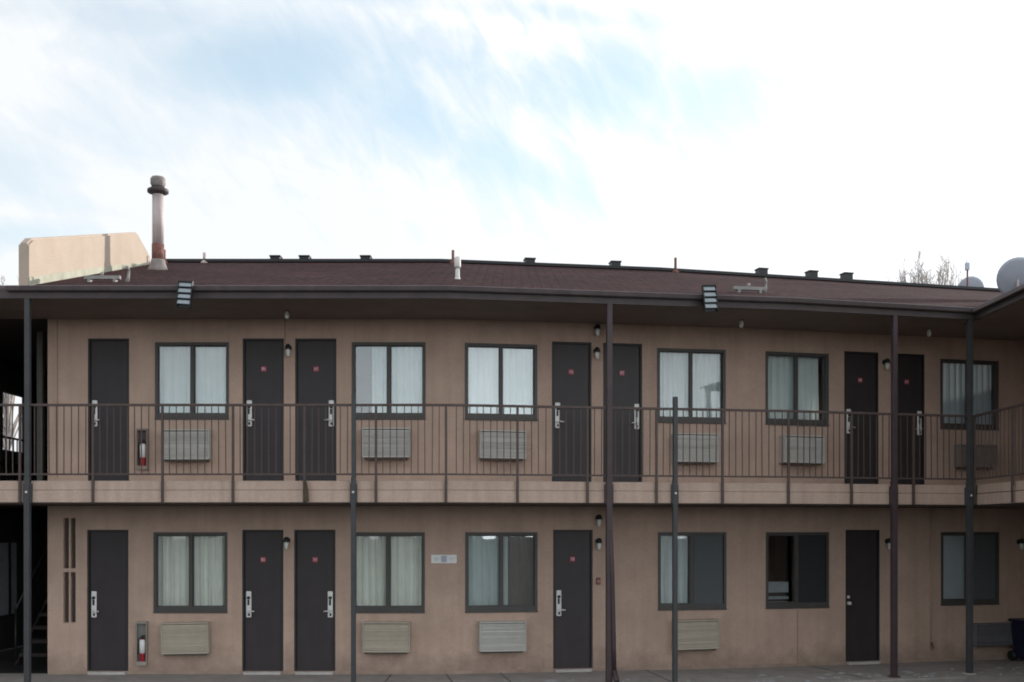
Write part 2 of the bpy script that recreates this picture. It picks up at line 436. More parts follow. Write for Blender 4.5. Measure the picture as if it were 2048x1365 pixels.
# ridge cap
bm = nb()
sweep(bm, [(RIDGE_O+.16, RIDGE_Z-.045+.02), (RIDGE_O+.15, RIDGE_Z+.035), (RIDGE_O, RIDGE_Z+.065), (RIDGE_O-.15, RIDGE_Z+.022), (RIDGE_O-.16, RIDGE_Z-.03)], XP1+.05, 12.5)
obj('ridge_cap', bm, BLACK, ROOF)
for px, py in ((552, 516), (610, 516), (732, 516), (1059, 521), (1230, 527), (1523, 541), (1623, 546), (1693, 550)):
    q, i = hit(px, RIDGE_O-.28)
    z1 = zof(py-3, q.y); z0 = RIDGE_Z-.15
    bm = nb(); box(bm, -.1, .1, -.1, .1, 0, z1-z0-.03, bev=.006); box(bm, -.115, .115, -.115, .115, z1-z0-.03, z1-z0, bev=.008)
    obj('ridge_vent', bm, BLACK, ROOF, (q.x, q.y, z0), ANG[i])
for px, py, o, r, m in ((409, 506, RIDGE_O+.1, .032, GALV), (906, 501, RIDGE_O+.15, .028, RUST), (1351, 516, RIDGE_O+.15, .028, RUST), (329, 500, RIDGE_O+.25, .024, RUST)):
    q, i = hit(px, o); z0 = zr(o)-.05; z1 = zof(py, q.y)
    bm = nb(); tube(bm, [(0, 0, 0), (0, 0, z1-z0)], r, 10); lathe(bm, [(r+.06, .02), (r+.05, .05), (r+.005, .12)], 10)
    obj('vent_pipe', bm, m, ROOF, (q.x, q.y, z0))
q, i = hit(915, 0.15); z0 = zr(.15)-.06
bm = nb(); lathe(bm, [(.07, .03), (.05, .06), (.035, .1), (.033, .24)], 10); lathe(bm, [(.045, .24), (.052, .26), (.052, .40), (.03, .42)], 10)
obj('vent_pipe', bm, mat('pvc_white', (.6, .58, .56), .5), ROOF, (q.x, q.y, z0))
# flue
q, i = hit(316, -2.1); z0 = zr(-2.1)-.08
zt = lambda py: zof(py, q.y)-z0
bm = nb()
lathe(bm, [(.19, .03), (.175, .08), (.13, .2), (.12, .26)], 18, mi=2)
lathe(bm, [(.108, .18), (.108, zt(489))], 18, mi=1)
lathe(bm, [(.100, zt(489)), (.100, zt(389))], 18, mi=0)
lathe(bm, [(.1, zt(390)), (.185, zt(386)), (.185, zt(380)), (.1, zt(375))], 18, mi=3)
lathe(bm, [(.112, zt(375)), (.118, zt(372)), (.132, zt(369)), (.132, zt(359)), (.11, zt(355))], 18, mi=2)
obj('flue_pipe', bm, [GALV, RUST, mat('dull_steel', (.21, .185, .175), .6, .2, 8.0), DARKSTEEL], ROOF, (q.x, q.y, z0))

# parapet at the left end of the roof
yz = lambda px, py: (-XP1*F/(1024-px), zof(py, -XP1*F/(1024-px)))
top = [yz(60, 480), (FY+.1, zof(477, FY+.1)), yz(275, 465), yz(301, 512), yz(306, 540)]
pts = [(XP1, top[0][0]-.03, ZE1-.06), (XP1, top[0][0]-.03, top[0][1]-.05), (XP1, *top[1]), (XP1, *top[2]), (XP1, *top[3]), (XP1, top[3][0]+.05, 6.4)]
bm = nb(); prism(bm, pts, (XP0-XP1, 0, 0))
bmesh.ops.bevel(bm, geom=[e for e in bm.edges if abs(e.verts[0].co.x-e.verts[1].co.x) < .001 and min(e.verts[0].co.z, e.verts[1].co.z) > 6.4], offset=.03, segments=2, affect='EDGES')
PAR = obj('parapet_wall', bm, SUNSTUCCO, MOTEL)
bm = nb()
fz = lambda o: zr(o)
fl = [(XP1, 18-o, zr(o)-.02) for o in (EO-.04, -.5, -2.2, -3.6)] + [(XP1, 18-o, zr(o)+h) for o, h in ((-3.6, .05), (-2.2, .09), (-.5, .12), (EO-.04, .13))]
prism(bm, fl, (.012, 0, 0))
obj('flashing', bm, FLASH, PAR)
# joints in the stucco
for px, y0, y1 in ((115, 640, 955), (1595, 1222, 1338), (570, 632, 688), (1862, 1085, 1300)):
    q, i = hit(px, .002); bm = nb(); box(bm, -.008, .008, -.003, .02, zof(y1, q.y), zof(y0, q.y))
    obj('wall_joint', bm, JOINT, MOTEL, (q.x, q.y, 0), ANG[i])
bm = nb(); sweep(bm, [(.004, 0.0), (.004, .05), (-.02, .05), (-.02, 0.0)], -7.42, WW-.02)
obj('wall_base', bm, mat('dirty_base', (.30, .225, .18), .9, .25, 3.0, .2, 30), MOTEL)

# tall open-work grille by the end door
z0, z1 = zof(1248, 18), zof(1034, 18); zm = zof(1141, 18)
bm = nb()
w = .235/2
box(bm, -w, -w+.02, .0, .1, z0, z1); box(bm, w-.02, w, .0, .1, z0, z1); box(bm, -.014, .014, .01, .09, z0+.02, z1-.02)
box(bm, -w+.02, w-.02, .006, .1, z0, z0+.02); box(bm, -w+.02, w-.02, .006, .1, z1-.02, z1); box(bm, -w+.02, w-.02, .004, .095, zm-.03, zm+.03)
GR = obj('wall_grille', bm, STUCCO, MOTEL, (gq.x, gq.y, 0), ANG[gi])
bm = nb()
k = z0+.03
while k < z1-.03:
    box(bm, -w+.02, w-.02, .07, .085, k, k+.012); k += .022
box(bm, -w+.01, w-.01, .09, .12, z0, z1)
obj('louvre', bm, mat('dark_louvre_brown', (.10, .078, .066), .8, .1), GR)  # slats and backing share one even dark brown

# doors ---------------------------------------------------------------
def lock(side):
    bm = nb()
    x = (-DW/2+.1) if side == 'l' else (DW/2-.085)
    box(bm, x-.042, x+.042, .018, .042, .905, 1.325, 0, .016)
    lathe(bm, [(.026, 0), (.026, .02), (.018, .028)], 12, 'y', (x, .018, 1.22), 1)
    d = 1 if side == 'l' else -1
    lathe(bm, [(.022, 0), (.02, .045)], 12, 'y', (x, .018, 1.01), 0)
    tube(bm, [(x, -.03, 1.01), (x+d*.03, -.034, 1.01), (x+d*.1, -.03, 1.005)], [.013, .012, .01], 8, 0)
    box(bm, x-.02, x+.012, .012, .02, 1.10, 1.19, 1)
    box(bm, x-.012, x+.02, .014, .02, .93, .97, 1)
    return bm
def make_door(q, i, side, sign, up):
    zb = FL2 if up else 0.0
    h = (DTOP_U-FL2) if up else DTOP_L
    w = DW/2
    bm = nb(); box(bm, -w+.032, w-.032, .045, .085, .012, h-.034, 0, .004)
    d = obj('door', bm, DOOR, MOTEL, (q.x, q.y, zb), ANG[i])
    bm = nb()
    box(bm, -w, -w+.03, .006, .13, -.02, h); box(bm, w-.03, w, .006, .13, -.02, h); box(bm, -w+.03, w-.03, .009, .13, h-.032, h)
    obj('door_frame', bm, DOORFRAME, d)
    if side in 'lr':
        obj('lock_handle', lock(side), [SILVER, BLACK], d)
    else:
        bm = nb(); x = -w+.075
        lathe(bm, [(.03, 0), (.03, .012), (.014, .018), (.014, .03), (.03, .045), (.032, .06), (.022, .078)], 14, 'y', (x, .045, 1.05))
        obj('door_knob', bm, SILVER, d)
        bm = nb(); lathe(bm, [(.028, 0), (.028, .018), (.02, .022)], 12, 'y', (x, .045, 1.155))
        obj('deadbolt', bm, SILVER, d)
        d['label'] = 'plain dark door with a round knob'
    if sign:
        z = 1.828 if up else 1.83
        bm = nb(); box(bm, -.04, .04, .037, .046, z-.042, z+.042, 0, .003)
        r = random.Random(int(q.x*100))
        for k in range(3):
            x = -.024+k*.024
            box(bm, x-.004, x+.004, .0335, .0375, z-.022, z+.022, 1)
            box(bm, x-.009, x+.007, .034, .0372, z+(.014 if r.random() < .5 else -.02), z+(.021 if r.random() < .5 else -.012)+.006, 1)
        obj('number_plate', bm, [PLATE, PALE], d)
    if not up:
        bm = nb(); box(bm, -w+.03, w-.03, -.07, .12, -.01, .042, 0, .008)
        obj('threshold', bm, SILL, d)
    return d

# windows -------------------------------------------------------------
def pleats(x0, x1, z0, z1, y, seed, n=5.2, amp=.022):
    r = random.Random(seed); bm = nb()
    N_ = max(8, int((x1-x0)/.011)); ph = r.random()*6
    rows = 5; g = []
    f2 = r.uniform(.6, 1.4); 
    for j in range(rows):
        row = []
        for k in range(N_+1):
            x = x0+(x1-x0)*k/N_
            u = x*n*6.28
            a = amp*(.85+.3*math.sin(u*.17+ph+j*.3))
            yy = y+a*math.sin(u+ph+1.1*math.sin(x*9*f2+ph))+.35*a*math.sin(2.3*u+ph*2+j*.25)
            row.append(bm.verts.new((x, yy, z0+(z1-z0)*j/(rows-1))))
        g.append(row)
    for a, b in zip(g, g[1:]):
        for k in range(N_):
            f = bm.faces.new((a[k], a[k+1], b[k+1], b[k])); f.smooth = True
    return bm

def make_window(q, i, k, up):
    z0, z1 = WUZ if up else WLZ
    h = z1-z0; w = WWD/2
    bm = nb()
    fb, ft, fs = .085, .05, .045
    box(bm, -w, -w+fs, -.012, .1, 0, h, 0, .004); box(bm, w-fs, w, -.012, .1, 0, h, 0, .004)
    box(bm, -w+fs, w-fs, -.010, .1, 0, fb, 0, .004); box(bm, -w+fs, w-fs, -.010, .1, h-ft, h, 0, .004)
    box(bm, -w-.003, w+.003, -.026, .0, -.012, .012, 0, .004)
    win = obj('window', bm, BRONZE, MOTEL, (q.x, q.y, z0), ANG[i])
    bm = nb()
    box(bm, -.024, .024, .012, .09, fb, h-ft)
    for a, b in ((-w+fs, -.024), (.024, w-fs)):
        yy = .03 if a < 0 else .055
        box(bm, a, a+.014, yy, yy+.025, fb, h-ft); box(bm, b-.014, b, yy, yy+.025, fb, h-ft)
        box(bm, a+.014, b-.014, yy+.002, yy+.025, fb, fb+.016); box(bm, a+.014, b-.014, yy+.002, yy+.025, h-ft-.014, h-ft)
    obj('sash', bm, BRONZE, win)
    for a, b, yy in ((-w+fs+.012, -.022, .04), (.022, w-fs-.012, .066)):
        bm = nb(); box(bm, a, b, yy, yy+.005, fb+.01, h-ft-.01)
        obj('pane', bm, GLASS if (up and k in (0, 1, 2, 4)) or (not up and k == 2) else GLASSL, win)
    a, b = -w+.02, w-.02
    cm = CURT if up else CURTW
    seed = k*7+up
    spans = []
    if up:
        spans = {0: [(a, b)], 1: [(-.285, b)], 2: [(a, b)], 3: [(a, b)], 4: [(a, .5)], 5: [(a, b)]}[k]
    else:
        spans = {0: [(a, b)], 1: [(a, b)], 2: [(a, .125)], 3: [(a, -.01)], 4: [], 5: [(a, .0)]}[k]
    for s0, s1 in spans:
        n = {0: 7.5, 1: 11, 2: 9, 3: 12, 4: 7, 5: 7}[k] if up else {0: 6.5, 1: 8.5, 2: 5.5, 3: 9, 4: 5, 5: 3}[k]
        m_ = cm
        if not up and k == 5: m_ = BLIND
        if not up and k in (2, 3): m_ = CURT
        if up and k == 5: m_ = BLIND
        if up and k == 4: m_ = CURTB
        amp = .036 if not up else .02
        if not up and k == 5: amp = .005
        if up and k == 5: amp = .009
        obj('curtain', pleats(s0, s1, .02, h+.03, .155, seed, n, amp), m_, win)
    if not up and k == 2: obj('curtain', pleats(.14, b, .02, h+.03, .2, 77, 5, .02), BROWNREFL, win, label='dark brown sheet standing in for reflections')  # added brown sheet in place of reflections over the open half
    if not up and k == 3:
        bm = nb(); box(bm, .03, w-fs-.01, .016, .022, fb, h-ft); obj('insect_screen', bm, SCREEN, win)
    if not up and k == 5:
        bm = nb(); box(bm, .03, w-fs-.01, .016, .022, fb, h-ft); obj('insect_screen', bm, SCREEN, win)
    if not up and k == 4:
        bm = nb(); box(bm, .03, w-fs-.01, .016, .022, fb, h-ft); obj('insect_screen', bm, mat('dark_screen', (.022, .024, .028), .7, .1, 30.0), win)
        bm = nb()
        box(bm, -.53, -.06, .20, .45, .06, .10, 0, .004); box(bm, -.53, -.06, .20, .45, .135, .185, 0, .004); box(bm, -.53, -.06, .2, .45, .25, .43, 0, .006)
        box(bm, -.52, -.2, .22, .44, .10, .135, 1); box(bm, -.52, -.1, .22, .44, .185, .25, 1)
        obj('stacked_board', bm, [BOXGREY, BLACK], win)
    return win

for kind, px, a, b, up, q, i in places:
    if kind == 'door': make_door(q, i, a, b, up)
    else: make_window(q, i, a, up)

# posts ---------------------------------------------------------------
def post(px, ztop, w, m, name='support_post', zb=-.0, o=OF+.055, joint=True, foot=True, bolt=True):
    q, i = hit(px, o); bm = nb()
    if joint:
        box(bm, -w/2, w/2, -w/2, w/2, zb, ZS1+.05, 0, .006)
        box(bm, -w/2*.93+.004, w/2*.93+.004, -w/2*.93, w/2*.93, ZS1+.05, ztop, 0, .006)
        box(bm, -w*.72, w*.72, -w*.3, w*.55, ZS0-.02, ZS1-.04, 0, .004)
    else:
        box(bm, -w/2, w/2, -w/2, w/2, zb, ztop, 0, .006)
    o_ = obj(name, bm, m, MOTEL, (q.x, q.y, 0), ANG[i])
    if foot:
        bm = nb(); box(bm, -w*.85, w*.85, -w*.85, w*.85, 0, .022, 0, .006); obj('foot_plate', bm, SILL if px in (1350, 1939) else m, o_)
    if bolt:
        bm = nb(); zb_ = zof(985, FY-.05); lathe(bm, [(.018, 0), (.018, .012), (.01, .016)], 8, 'y', (0, -w/2, zb_)); obj('bolt', bm, SILVER, o_)
    return o_
post(55, ZE0+.02, .08, POSTG)
post(707, zof(790, FY-.05), .068, POSTG)['label'] = 'short grey post ending just above the railing'
post(1218, ZE0+.02, .088, POSTB, bolt=False)
post(1350, zof(795, FY+.55), .07, POSTG)['label'] = 'short grey post with pale foot ending just above the railing'
post(1788, ZE0+.02, .084, POSTB, bolt=False)
post(1939, ZE0+.02, .084, POSTG)
for y in (14.8, 11.2):
    bm = nb(); box(bm, -.04, .04, -.04, .04, 0, ZE0+.02, 0, .006); obj('support_post', bm, POSTG, MOTEL, (WX-.05, y, 0))
q, i = hit(1226, OF+.1)
bm = nb(); tube(bm, [(-.035, .02, 2.3), (-.01, 0, 1.6), (.012, -.01, .6), (.02, -.01, .2)], .032, 8); tube(bm, [(.02, -.01, .22), (.04, -.06, .1), (.05, -.1, .06)], [.04, .045, .04], 8)
obj('downspout', bm, POSTB, MOTEL, (q.x, q.y, 0))
q, i = hit(1800, OF+.1)
bm = nb(); tube(bm, [(0, 0, ZE0), (0, 0, ZS0+.3)], .02, 8); obj('downspout', bm, POSTB, MOTEL, (q.x-.05, q.y+.06, 0))

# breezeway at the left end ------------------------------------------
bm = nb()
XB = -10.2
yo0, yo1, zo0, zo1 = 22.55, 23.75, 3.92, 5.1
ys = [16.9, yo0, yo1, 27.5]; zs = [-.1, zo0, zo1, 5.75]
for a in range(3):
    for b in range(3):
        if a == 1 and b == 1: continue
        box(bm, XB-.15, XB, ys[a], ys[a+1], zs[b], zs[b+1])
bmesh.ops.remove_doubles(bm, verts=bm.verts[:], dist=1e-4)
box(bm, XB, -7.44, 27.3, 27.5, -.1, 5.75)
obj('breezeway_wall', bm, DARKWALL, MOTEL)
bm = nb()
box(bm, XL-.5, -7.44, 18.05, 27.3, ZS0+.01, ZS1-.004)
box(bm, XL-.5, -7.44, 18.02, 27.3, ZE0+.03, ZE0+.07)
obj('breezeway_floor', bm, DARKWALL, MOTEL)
bm = nb(); box(bm, -8.03, -7.93, 19.0, 19.1, ZS1, ZE0, 0, .01); obj('breezeway_post', bm, mat('dim_grey', (.11, .11, .1), .7), MOTEL)
bm = nb()
for z in (4.16, 3.62):
    box(bm, XB+.05, XB+.09, 19.5, 26, z-.02, z+.02)
for k in range(14): box(bm, XB+.06, XB+.08, 22+k*.17, 22.02+k*.17, ZS1, 4.14)
for z in (4.06, 3.5): box(bm, -10.2, -7.5, 24.9, 24.95, z-.02, z+.02)
obj('breezeway_rail', bm, BLACK, MOTEL)
bm = nb()
box(bm, XB+.002, XB+.03, 22.3, 23.1, .6, 2.05, 0, .01); 
pd = obj('breezeway_fill_panel', bm, mat('pale_fill_blue_grey', (.55, .6, .66), .6), MOTEL)  # made-up pale panel standing in for dim daylight beyond the passage
bm = nb(); box(bm, XB+.03, XB+.05, 22.72, 22.79, .6, 2.05); obj('fill_panel_trim', bm, BLACK, pd)

STAIR = empty('staircase', (-7.97, 19.2, 0), label='dark maroon stairs rising in the shaded breezeway at left', cat='stairs')
for k in range(13):
    bm = nb(); box(bm, -.45, .45, k*.26, k*.26+.3, k*.21+.14, k*.21+.2, 0, .008); obj('tread', bm, STEP, STAIR)
for s in (-.485, .45):
    bm = nb(); prism(bm, [(s, -.1, .0), (s, .15, .0), (s, 3.5, 2.66), (s, 3.3, 2.7)], (.035, 0, 0)); obj('stringer', bm, STEP, STAIR)
bm = nb(); tube(bm, [(-.5, 0, .95), (-.5, 3.3, 3.6)], .022, 8); tube(bm, [(-.5, 0, .95), (-.5, 0, .0)], .02, 8); obj('handrail', bm, BLACK, STAIR)

# ------------------------------------------------------------------ railings
ZT, ZB = zof(810.5, FY-.04), zof(949, FY-.04)
def rail_run(a, b, posts, ang, label, skip_first=False):
    """a, b: plan points; posts: distances along the run"""
    root = empty('balcony_railing', (a.x, a.y, ZS0), ang, label=label, cat='railing', group='brown balcony railings')
    ln = (b-a).length
    bm = nb(); box(bm, 0, ln, -.02, .02, ZT-ZS0-.018, ZT-ZS0+.018, 0, .005); obj('top_rail', bm, RAIL, root)
    bm = nb(); box(bm, 0, ln, -.011, .011, ZB-ZS0-.013, ZB-ZS0+.013, 0, .003); obj('bottom_rail', bm, RAIL, root)
    pm = bm_ = None
    for s in (posts[1:] if skip_first else posts):
        bm = nb(); box(bm, -.017, .017, -.017, .017, .25, ZT-ZS0-.02, 0, .003); box(bm, -.019, .019, -.018, .008, 0.0, .33, 0, .003)
        obj('post', bm, RAIL, root, (s, 0, 0))
    g = nb(); box(g, -.006, .006, -.006, .006, ZB-ZS0+.01, ZT-ZS0-.02); me = None
    for s0, s1 in zip(posts, posts[1:]):
        for k in range(1, 10):
            x = s0+(s1-s0)*k/10
            if me is None:
                o = obj('baluster', g, RAIL, root, (x, 0, 0)); me = o.data
            else:
                o = bpy.data.objects.new('baluster', me); COL.objects.link(o); o.parent = root; o.location = (x, 0, 0)
                o.rotation_euler = (random.uniform(-.006, .006), random.uniform(-.006, .006), 0)
    return root
RO = OF+.04
m1, m2 = miter(1, RO), miter(2, RO)
A0 = Vector((-8.8, 18-RO)); A1 = m1
ps = [(hit(px, RO)[0]-A0).length for px in (-100, 40, 186, 325, 466, 609, 752)]+[(A1-A0).length-.02]
rail_run(A0, A1, ps, 0, 'brown metal railing with thin balusters on the straight left stretch of the balcony')
ps = [.03]+[(hit(px, RO)[0]-m1).length for px in (1035, 1175, 1313, 1445)]+[(m2-m1).length-.02]
rail_run(m1, m2, ps, ANG[1], 'brown metal railing on the middle stretch of the balcony, crossed by the tall brown post', True)
cc = P[2]+N[2]*RO; C1 = cc+T[2]*((WX-.02-cc.x)/T[2].x)
ps = [.03]+[(hit(px, RO)[0]-m2).length for px in (1703, 1827)]+[(C1-m2).length-.02]
rail_run(m2, C1, ps, ANG[2], 'brown metal railing on the receding right stretch of the balcony', True)
W0 = Vector((WX-.04, C1.y-.03)); W1 = Vector((WX-.04, WY+.1))
y2 = -(-WX+.04)*F/(2025-1024)
rail_run(W0, W1, [.03, W0.y-y2]+[W0.y-y2+1.1*k for k in range(1, 6)], R(-90), 'brown metal railing turning along the right wing towards the viewer')

# ------------------------------------------------------------------ air conditioners
def ac(px, py0, py1, up, label, m, w=.75, tilt=0.0, slats=True):
    q, i = hit(px, .002)
    z0, z1 = zof(py1, q.y-.1), zof(py0, q.y-.1)
    h = z1-z0; D = .2
    root = empty('air_conditioner', (q.x, q.y, z0), ANG[i], label=label, cat='air conditioner', group='wall air conditioners under the windows')
    root.rotation_euler[1] = tilt
    bm = nb(); w2 = w/2
    t = .014
    box(bm, -w2, -w2+t, -D, 0, 0, h, 0, .003); box(bm, w2-t, w2, -D, 0, 0, h, 0, .003)
    box(bm, -w2+t, w2-t, -D+.001, 0, h-.02, h, 0, .003); box(bm, -w2+t, w2-t, -D-.006, 0, 0, .028, 0, .004)
    obj('casing', bm, m, root)
    rs = random.Random(int(px)+int(py0)); bm = nb(); n = 15
    for k in range(n):
        z = .034+(h-.066)*k/n
        mt = Matrix.Translation((0, -D+.02+rs.uniform(-.003, .003), z+.012)) @ Matrix.Rotation(R(rs.uniform(-46, -22) if m is not ACBEIGE else rs.uniform(-44, -24)), 4, 'X') @ Matrix.Rotation(R(rs.uniform(-.35, .35)), 4, 'Y')
        box(bm, -w2+t, w2-t, -.0035, .0035, -.0155, .0155, 0, 0, mt)
    obj('grille', bm, m, root)
    bm = nb(); box(bm, -w2+.02, w2-.02, -D+.045, -.01, .032, h-.024); obj('coil', bm, mat('coil_fins', (.13, .125, .12) if m is not ACBEIGE else (.14, .125, .10), .6, .1, 20.0), root)
    bm = nb(); box(bm, -w2+.03, w2-.05, -D*.85, .0, -.03, -.002, 0, .004); obj('shadow_strip', bm, ACDARK, root)  # dark strip under the casing stands in for its shadow
    return root
ordi = ['first', 'second', 'third', 'fourth', 'fifth', 'sixth']
whereU = ['beside the recessed fire extinguisher on the upper floor', 'just right of the short grey post on the upper floor', 'between the second and third pairs of upper windows, left of the middle upper doors',
          'behind the second short grey post on the upper floor', 'under the upper window with the dark open corner', 'in the shaded corner of the upper floor']
U = [(378, 860, 920, 0.0, 'grey slatted air conditioner behind railing beside the upper fire extinguisher'),
     (774.5, 857, 916, 0.0, 'grey slatted air conditioner behind railing just right of the left short post'),
     (1002.5, 862, 918, .01, 'grey slatted air conditioner behind railing left of the middle pair of upper doors'),
     (1387, 868, 925, 0.0, 'dull grey air conditioner partly hidden by the right short post, behind the railing'),
     (1598, 872, 927, .01, 'pale grey air conditioner behind railing under the upper window with the dark corner'),
     (1944, 890, 935, 0.0, 'dim air conditioner behind the corner post and railing at far right upstairs')]
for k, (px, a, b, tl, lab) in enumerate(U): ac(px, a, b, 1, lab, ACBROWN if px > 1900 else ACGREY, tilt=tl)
Lo = [(377, 1245, 1307, -.02, 'beige wall air conditioner beside the lower fire extinguisher', ACBEIGE),
      (775, 1244, 1304, 0.0, 'beige wall air conditioner under the lower window left of the small white sign', ACBEIGE),
      (1002.5, 1243, 1302, 0.0, 'grey slatted wall air conditioner under the half open curtain downstairs', ACGREY),
      (1388, 1240, 1298, -.02, 'tilted beige air conditioner partly hidden by short post at ground floor', ACBEIGE),
      (1975, 1247, 1290, 0.0, 'shade-toned grey air conditioner in the shaded ground floor corner near the blue bin', ACSHADE)]
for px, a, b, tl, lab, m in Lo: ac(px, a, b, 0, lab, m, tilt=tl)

# ------------------------------------------------------------------ fire extinguishers in their niches
for px, py0, py1, where in ((287, 858, 940, 'on the upper floor behind the railing'), (286, 1243, 1330, 'on the ground floor beside the end door')):
    q, i = hit(px, .0)
    z0, z1 = zof(py1, q.y), zof(py0, q.y); h = z1-z0
    c = empty('extinguisher_cabinet', (q.x, q.y, z0), ANG[i], label='narrow open metal cabinet holding a fire extinguisher '+where, cat='cabinet')
    bm = nb(); w = .085
    box(bm, -w, -w+.012, -.09, .0, 0, h); box(bm, w-.012, w, -.09, .0, 0, h); box(bm, -w+.012, w-.012, -.089, 0, h-.03, h); box(bm, -w+.012, w-.012, -.089, 0, 0, .06)
    obj('cabinet_frame', bm, mat('cabinet_paint', (.24, .19, .165) if px == 287 else (.28, .25, .22), .6), c)
    bm = nb(); box(bm, -w+.012, w-.012, -.012, -.002, .06, h-.03); obj('back_panel', bm, mat('cabinet_back', (.09, .075, .07) if px == 287 else (.2, .2, .19), .7), c)
    e = empty('fire_extinguisher', (q.x+.008, q.y-.055, z0+.062), ANG[i], label='red fire extinguisher with white label in cabinet '+where, cat='fire extinguisher')
    bm = nb(); lathe(bm, [(.040, 0), (.045, .01), (.045, .30), (.036, .345), (.018, .362)], 16); obj('cylinder', bm, RED, e)
    bm = nb(); lathe(bm, [(.0462, .13), (.0462, .302), (.0375, .347)], 16); obj('paper_label', bm, WHITE, e)
    bm = nb(); lathe(bm, [(.016, .36), (.016, .40)], 10); box(bm, -.012, .05, -.012, .012, .40, .415); box(bm, -.012, .045, -.01, .01, .375, .388); obj('valve', bm, BLACK, e)
    bm = nb(); tube(bm, [(-.015, 0, .385), (-.05, -.005, .36), (-.056, -.01, .25), (-.05, -.012, .12)], .008, 6); obj('hose', bm, BLACK, e)

# ------------------------------------------------------------------ lamps
def wall_lamp(px, py, label, s=1.0):
    q, i = hit(px, .001); z = zof(py, q.y)
    r = empty('wall_lamp', (q.x, q.y, z), ANG[i], label=label, cat='wall lamp', group='small black wall lamps')
    bm = nb(); lathe(bm, [(.045, 0), (.045, .015), (.03, .022)], 12, 'y', (0, 0, 0)); tube(bm, [(0, -.01, .0), (0, -.06, .03), (0, -.085, .015)], .012, 8); obj('bracket', bm, BLACK, r)
    bm = nb(); lathe(bm, [(.048, -.03), (.05, -.02), (.044, .02), (.03, .045), (.012, .055)], 14, 'z', (0, -.085, 0)); obj('lamp_cap', bm, BLACK, r)
    bm = nb(); lathe(bm, [(.012, -.14), (.028, -.125), (.036, -.08), (.038, -.03)], 14, 'z', (0, -.085, 0)); obj('lens', bm, GLOBE, r)
for px, py, lab in ((578, 697, 'black wall lamp between the left pair of upper doors'),
                    (1192, 703, 'black wall lamp between the middle pair of upper doors'),
                    (1193, 657, 'black wall lamp high under eave above another lamp'),
                    (1769, 725, 'black wall lamp between the right pair of upper doors'),
                    (575, 1081, 'black wall lamp between the left pair of ground floor doors'),
                    (1196, 1083, 'black wall lamp beside the brown post at ground floor door height'),
                    (1196, 1036, 'black wall lamp high under the balcony above another lamp'),
                    (1774, 1083, 'black wall lamp right of the plain door with round knob'),
                    (2037, 1084, 'dim wall lamp in the far right ground floor corner')):
    wall_lamp(px, py, lab)
for px, py, lab in ((574, 616, 'small pale lamp hanging from soffit above left doors'), (1483, 640, 'small pale lamp hanging from soffit right of floodlight'), (1858, 632, 'small pale lamp hanging from soffit near right corner')):
    q, i = hit(px, .7)
    r = empty('soffit_lamp', (q.x, q.y, ZE0+.02), ANG[i], label=lab, cat='ceiling lamp', group='small lamps under the eave')
    bm = nb(); lathe(bm, [(.05, -.015), (.05, 0)], 12); obj('base', bm, SOFFIT, r)
    bm = nb(); lathe(bm, [(.012, -.13), (.03, -.12), (.038, -.08), (.028, -.04), (.02, -.013)], 12); obj('bulb', bm, GLOBE, r)
for px, py0, py1, tilt, lab in ((367, 562, 613, .06, 'louvred grey floodlight clamped over the gutter near the flue'), (1422, 570, 621, -.05, 'louvred pale floodlight clamped over the gutter right of the tall brown post')):
    q, i = hit(px, EO+.22); z0, z1 = zof(py1, q.y), zof(py0, q.y); h = z1-z0
    r = empty('floodlight', (q.x, q.y, z0), ANG[i], label=lab, cat='floodlight', group='floodlights on the gutter')
    r.rotation_euler = (R(-8), tilt, ANG[i])
    bm = nb(); w = .092
    box(bm, -w-.014, -w, -.035, .03, -.02, h+.01, 0, .004); box(bm, w, w+.014, -.035, .03, -.02, h+.01, 0, .004); box(bm, -w, w, .012, .03, -.015, h+.005, 0, .004); box(bm, -w, w, -.03, .012, h-.012, h+.006, 0, .003)
    obj('housing', bm, BLACK, r)
    for k in range(4):
        z = .012+(h-.02)*k/4
        mt = Matrix.Translation((0, -.012, z+h/8)) @ Matrix.Rotation(R(-22), 4, 'X')
        bm = nb(); box(bm, -w+.002, w-.002, -.01, .01, -h/8+.012, h/8-.016, 0, .004, mt); obj('lamp_panel', bm, LEDP, r)
    bm = nb(); tube(bm, [(0, .03, h*.5), (0, .14, h*.5), (0, .2, h*.52)], .018, 8); box(bm, -.05, .05, .17, .21, h*.4, h*.62, 0, .004); obj('bracket', bm, BLACK, r)

# ------------------------------------------------------------------ small things on the walls
q, i = hit(888, .002)
r = empty('wall_sign', (q.x, q.y, zof(1118.5, q.y)), ANG[i], label='small white rectangular sign on the stucco between two ground floor windows', cat='sign')
bm = nb(); box(bm, -.205, .205, -.012, 0, -.068, .068, 0, .004); obj('panel', bm, WHITE, r)
bm = nb()
for (x0, x1, z0, z1) in ((-.045, .045, -.05, .052), (-.16, -.08, .006, .016), (.08, .17, .012, .02), (-.15, -.09, -.02, -.012), (.09, .15, -.016, -.008)):
    box(bm, x0, x1, -.0145, -.011, z0, z1)
obj('print', bm, SIGNGREY, r)
q, i = hit(1196, .002); r = empty('fire_alarm', (q.x, q.y, zof(1170, q.y)), ANG[i], label='small red fire alarm box on wall beside the tall brown post', cat='fire alarm')
bm = nb(); box(bm, -.035, .035, -.035, 0, 0, .12, 0, .006); obj('casing', bm, mat('faded_red', (.22, .09, .09), .5, .1), r)
bm = nb(); box(bm, -.02, .02, -.045, -.034, .05, .066, 0, .003); obj('pull_bar', bm, PALE, r)
q, i = hit(1862, .03); r = empty('water_pipe', (q.x, q.y, 0), ANG[i], label='thin tan painted pipe with a tap on the right ground floor wall', cat='pipe')
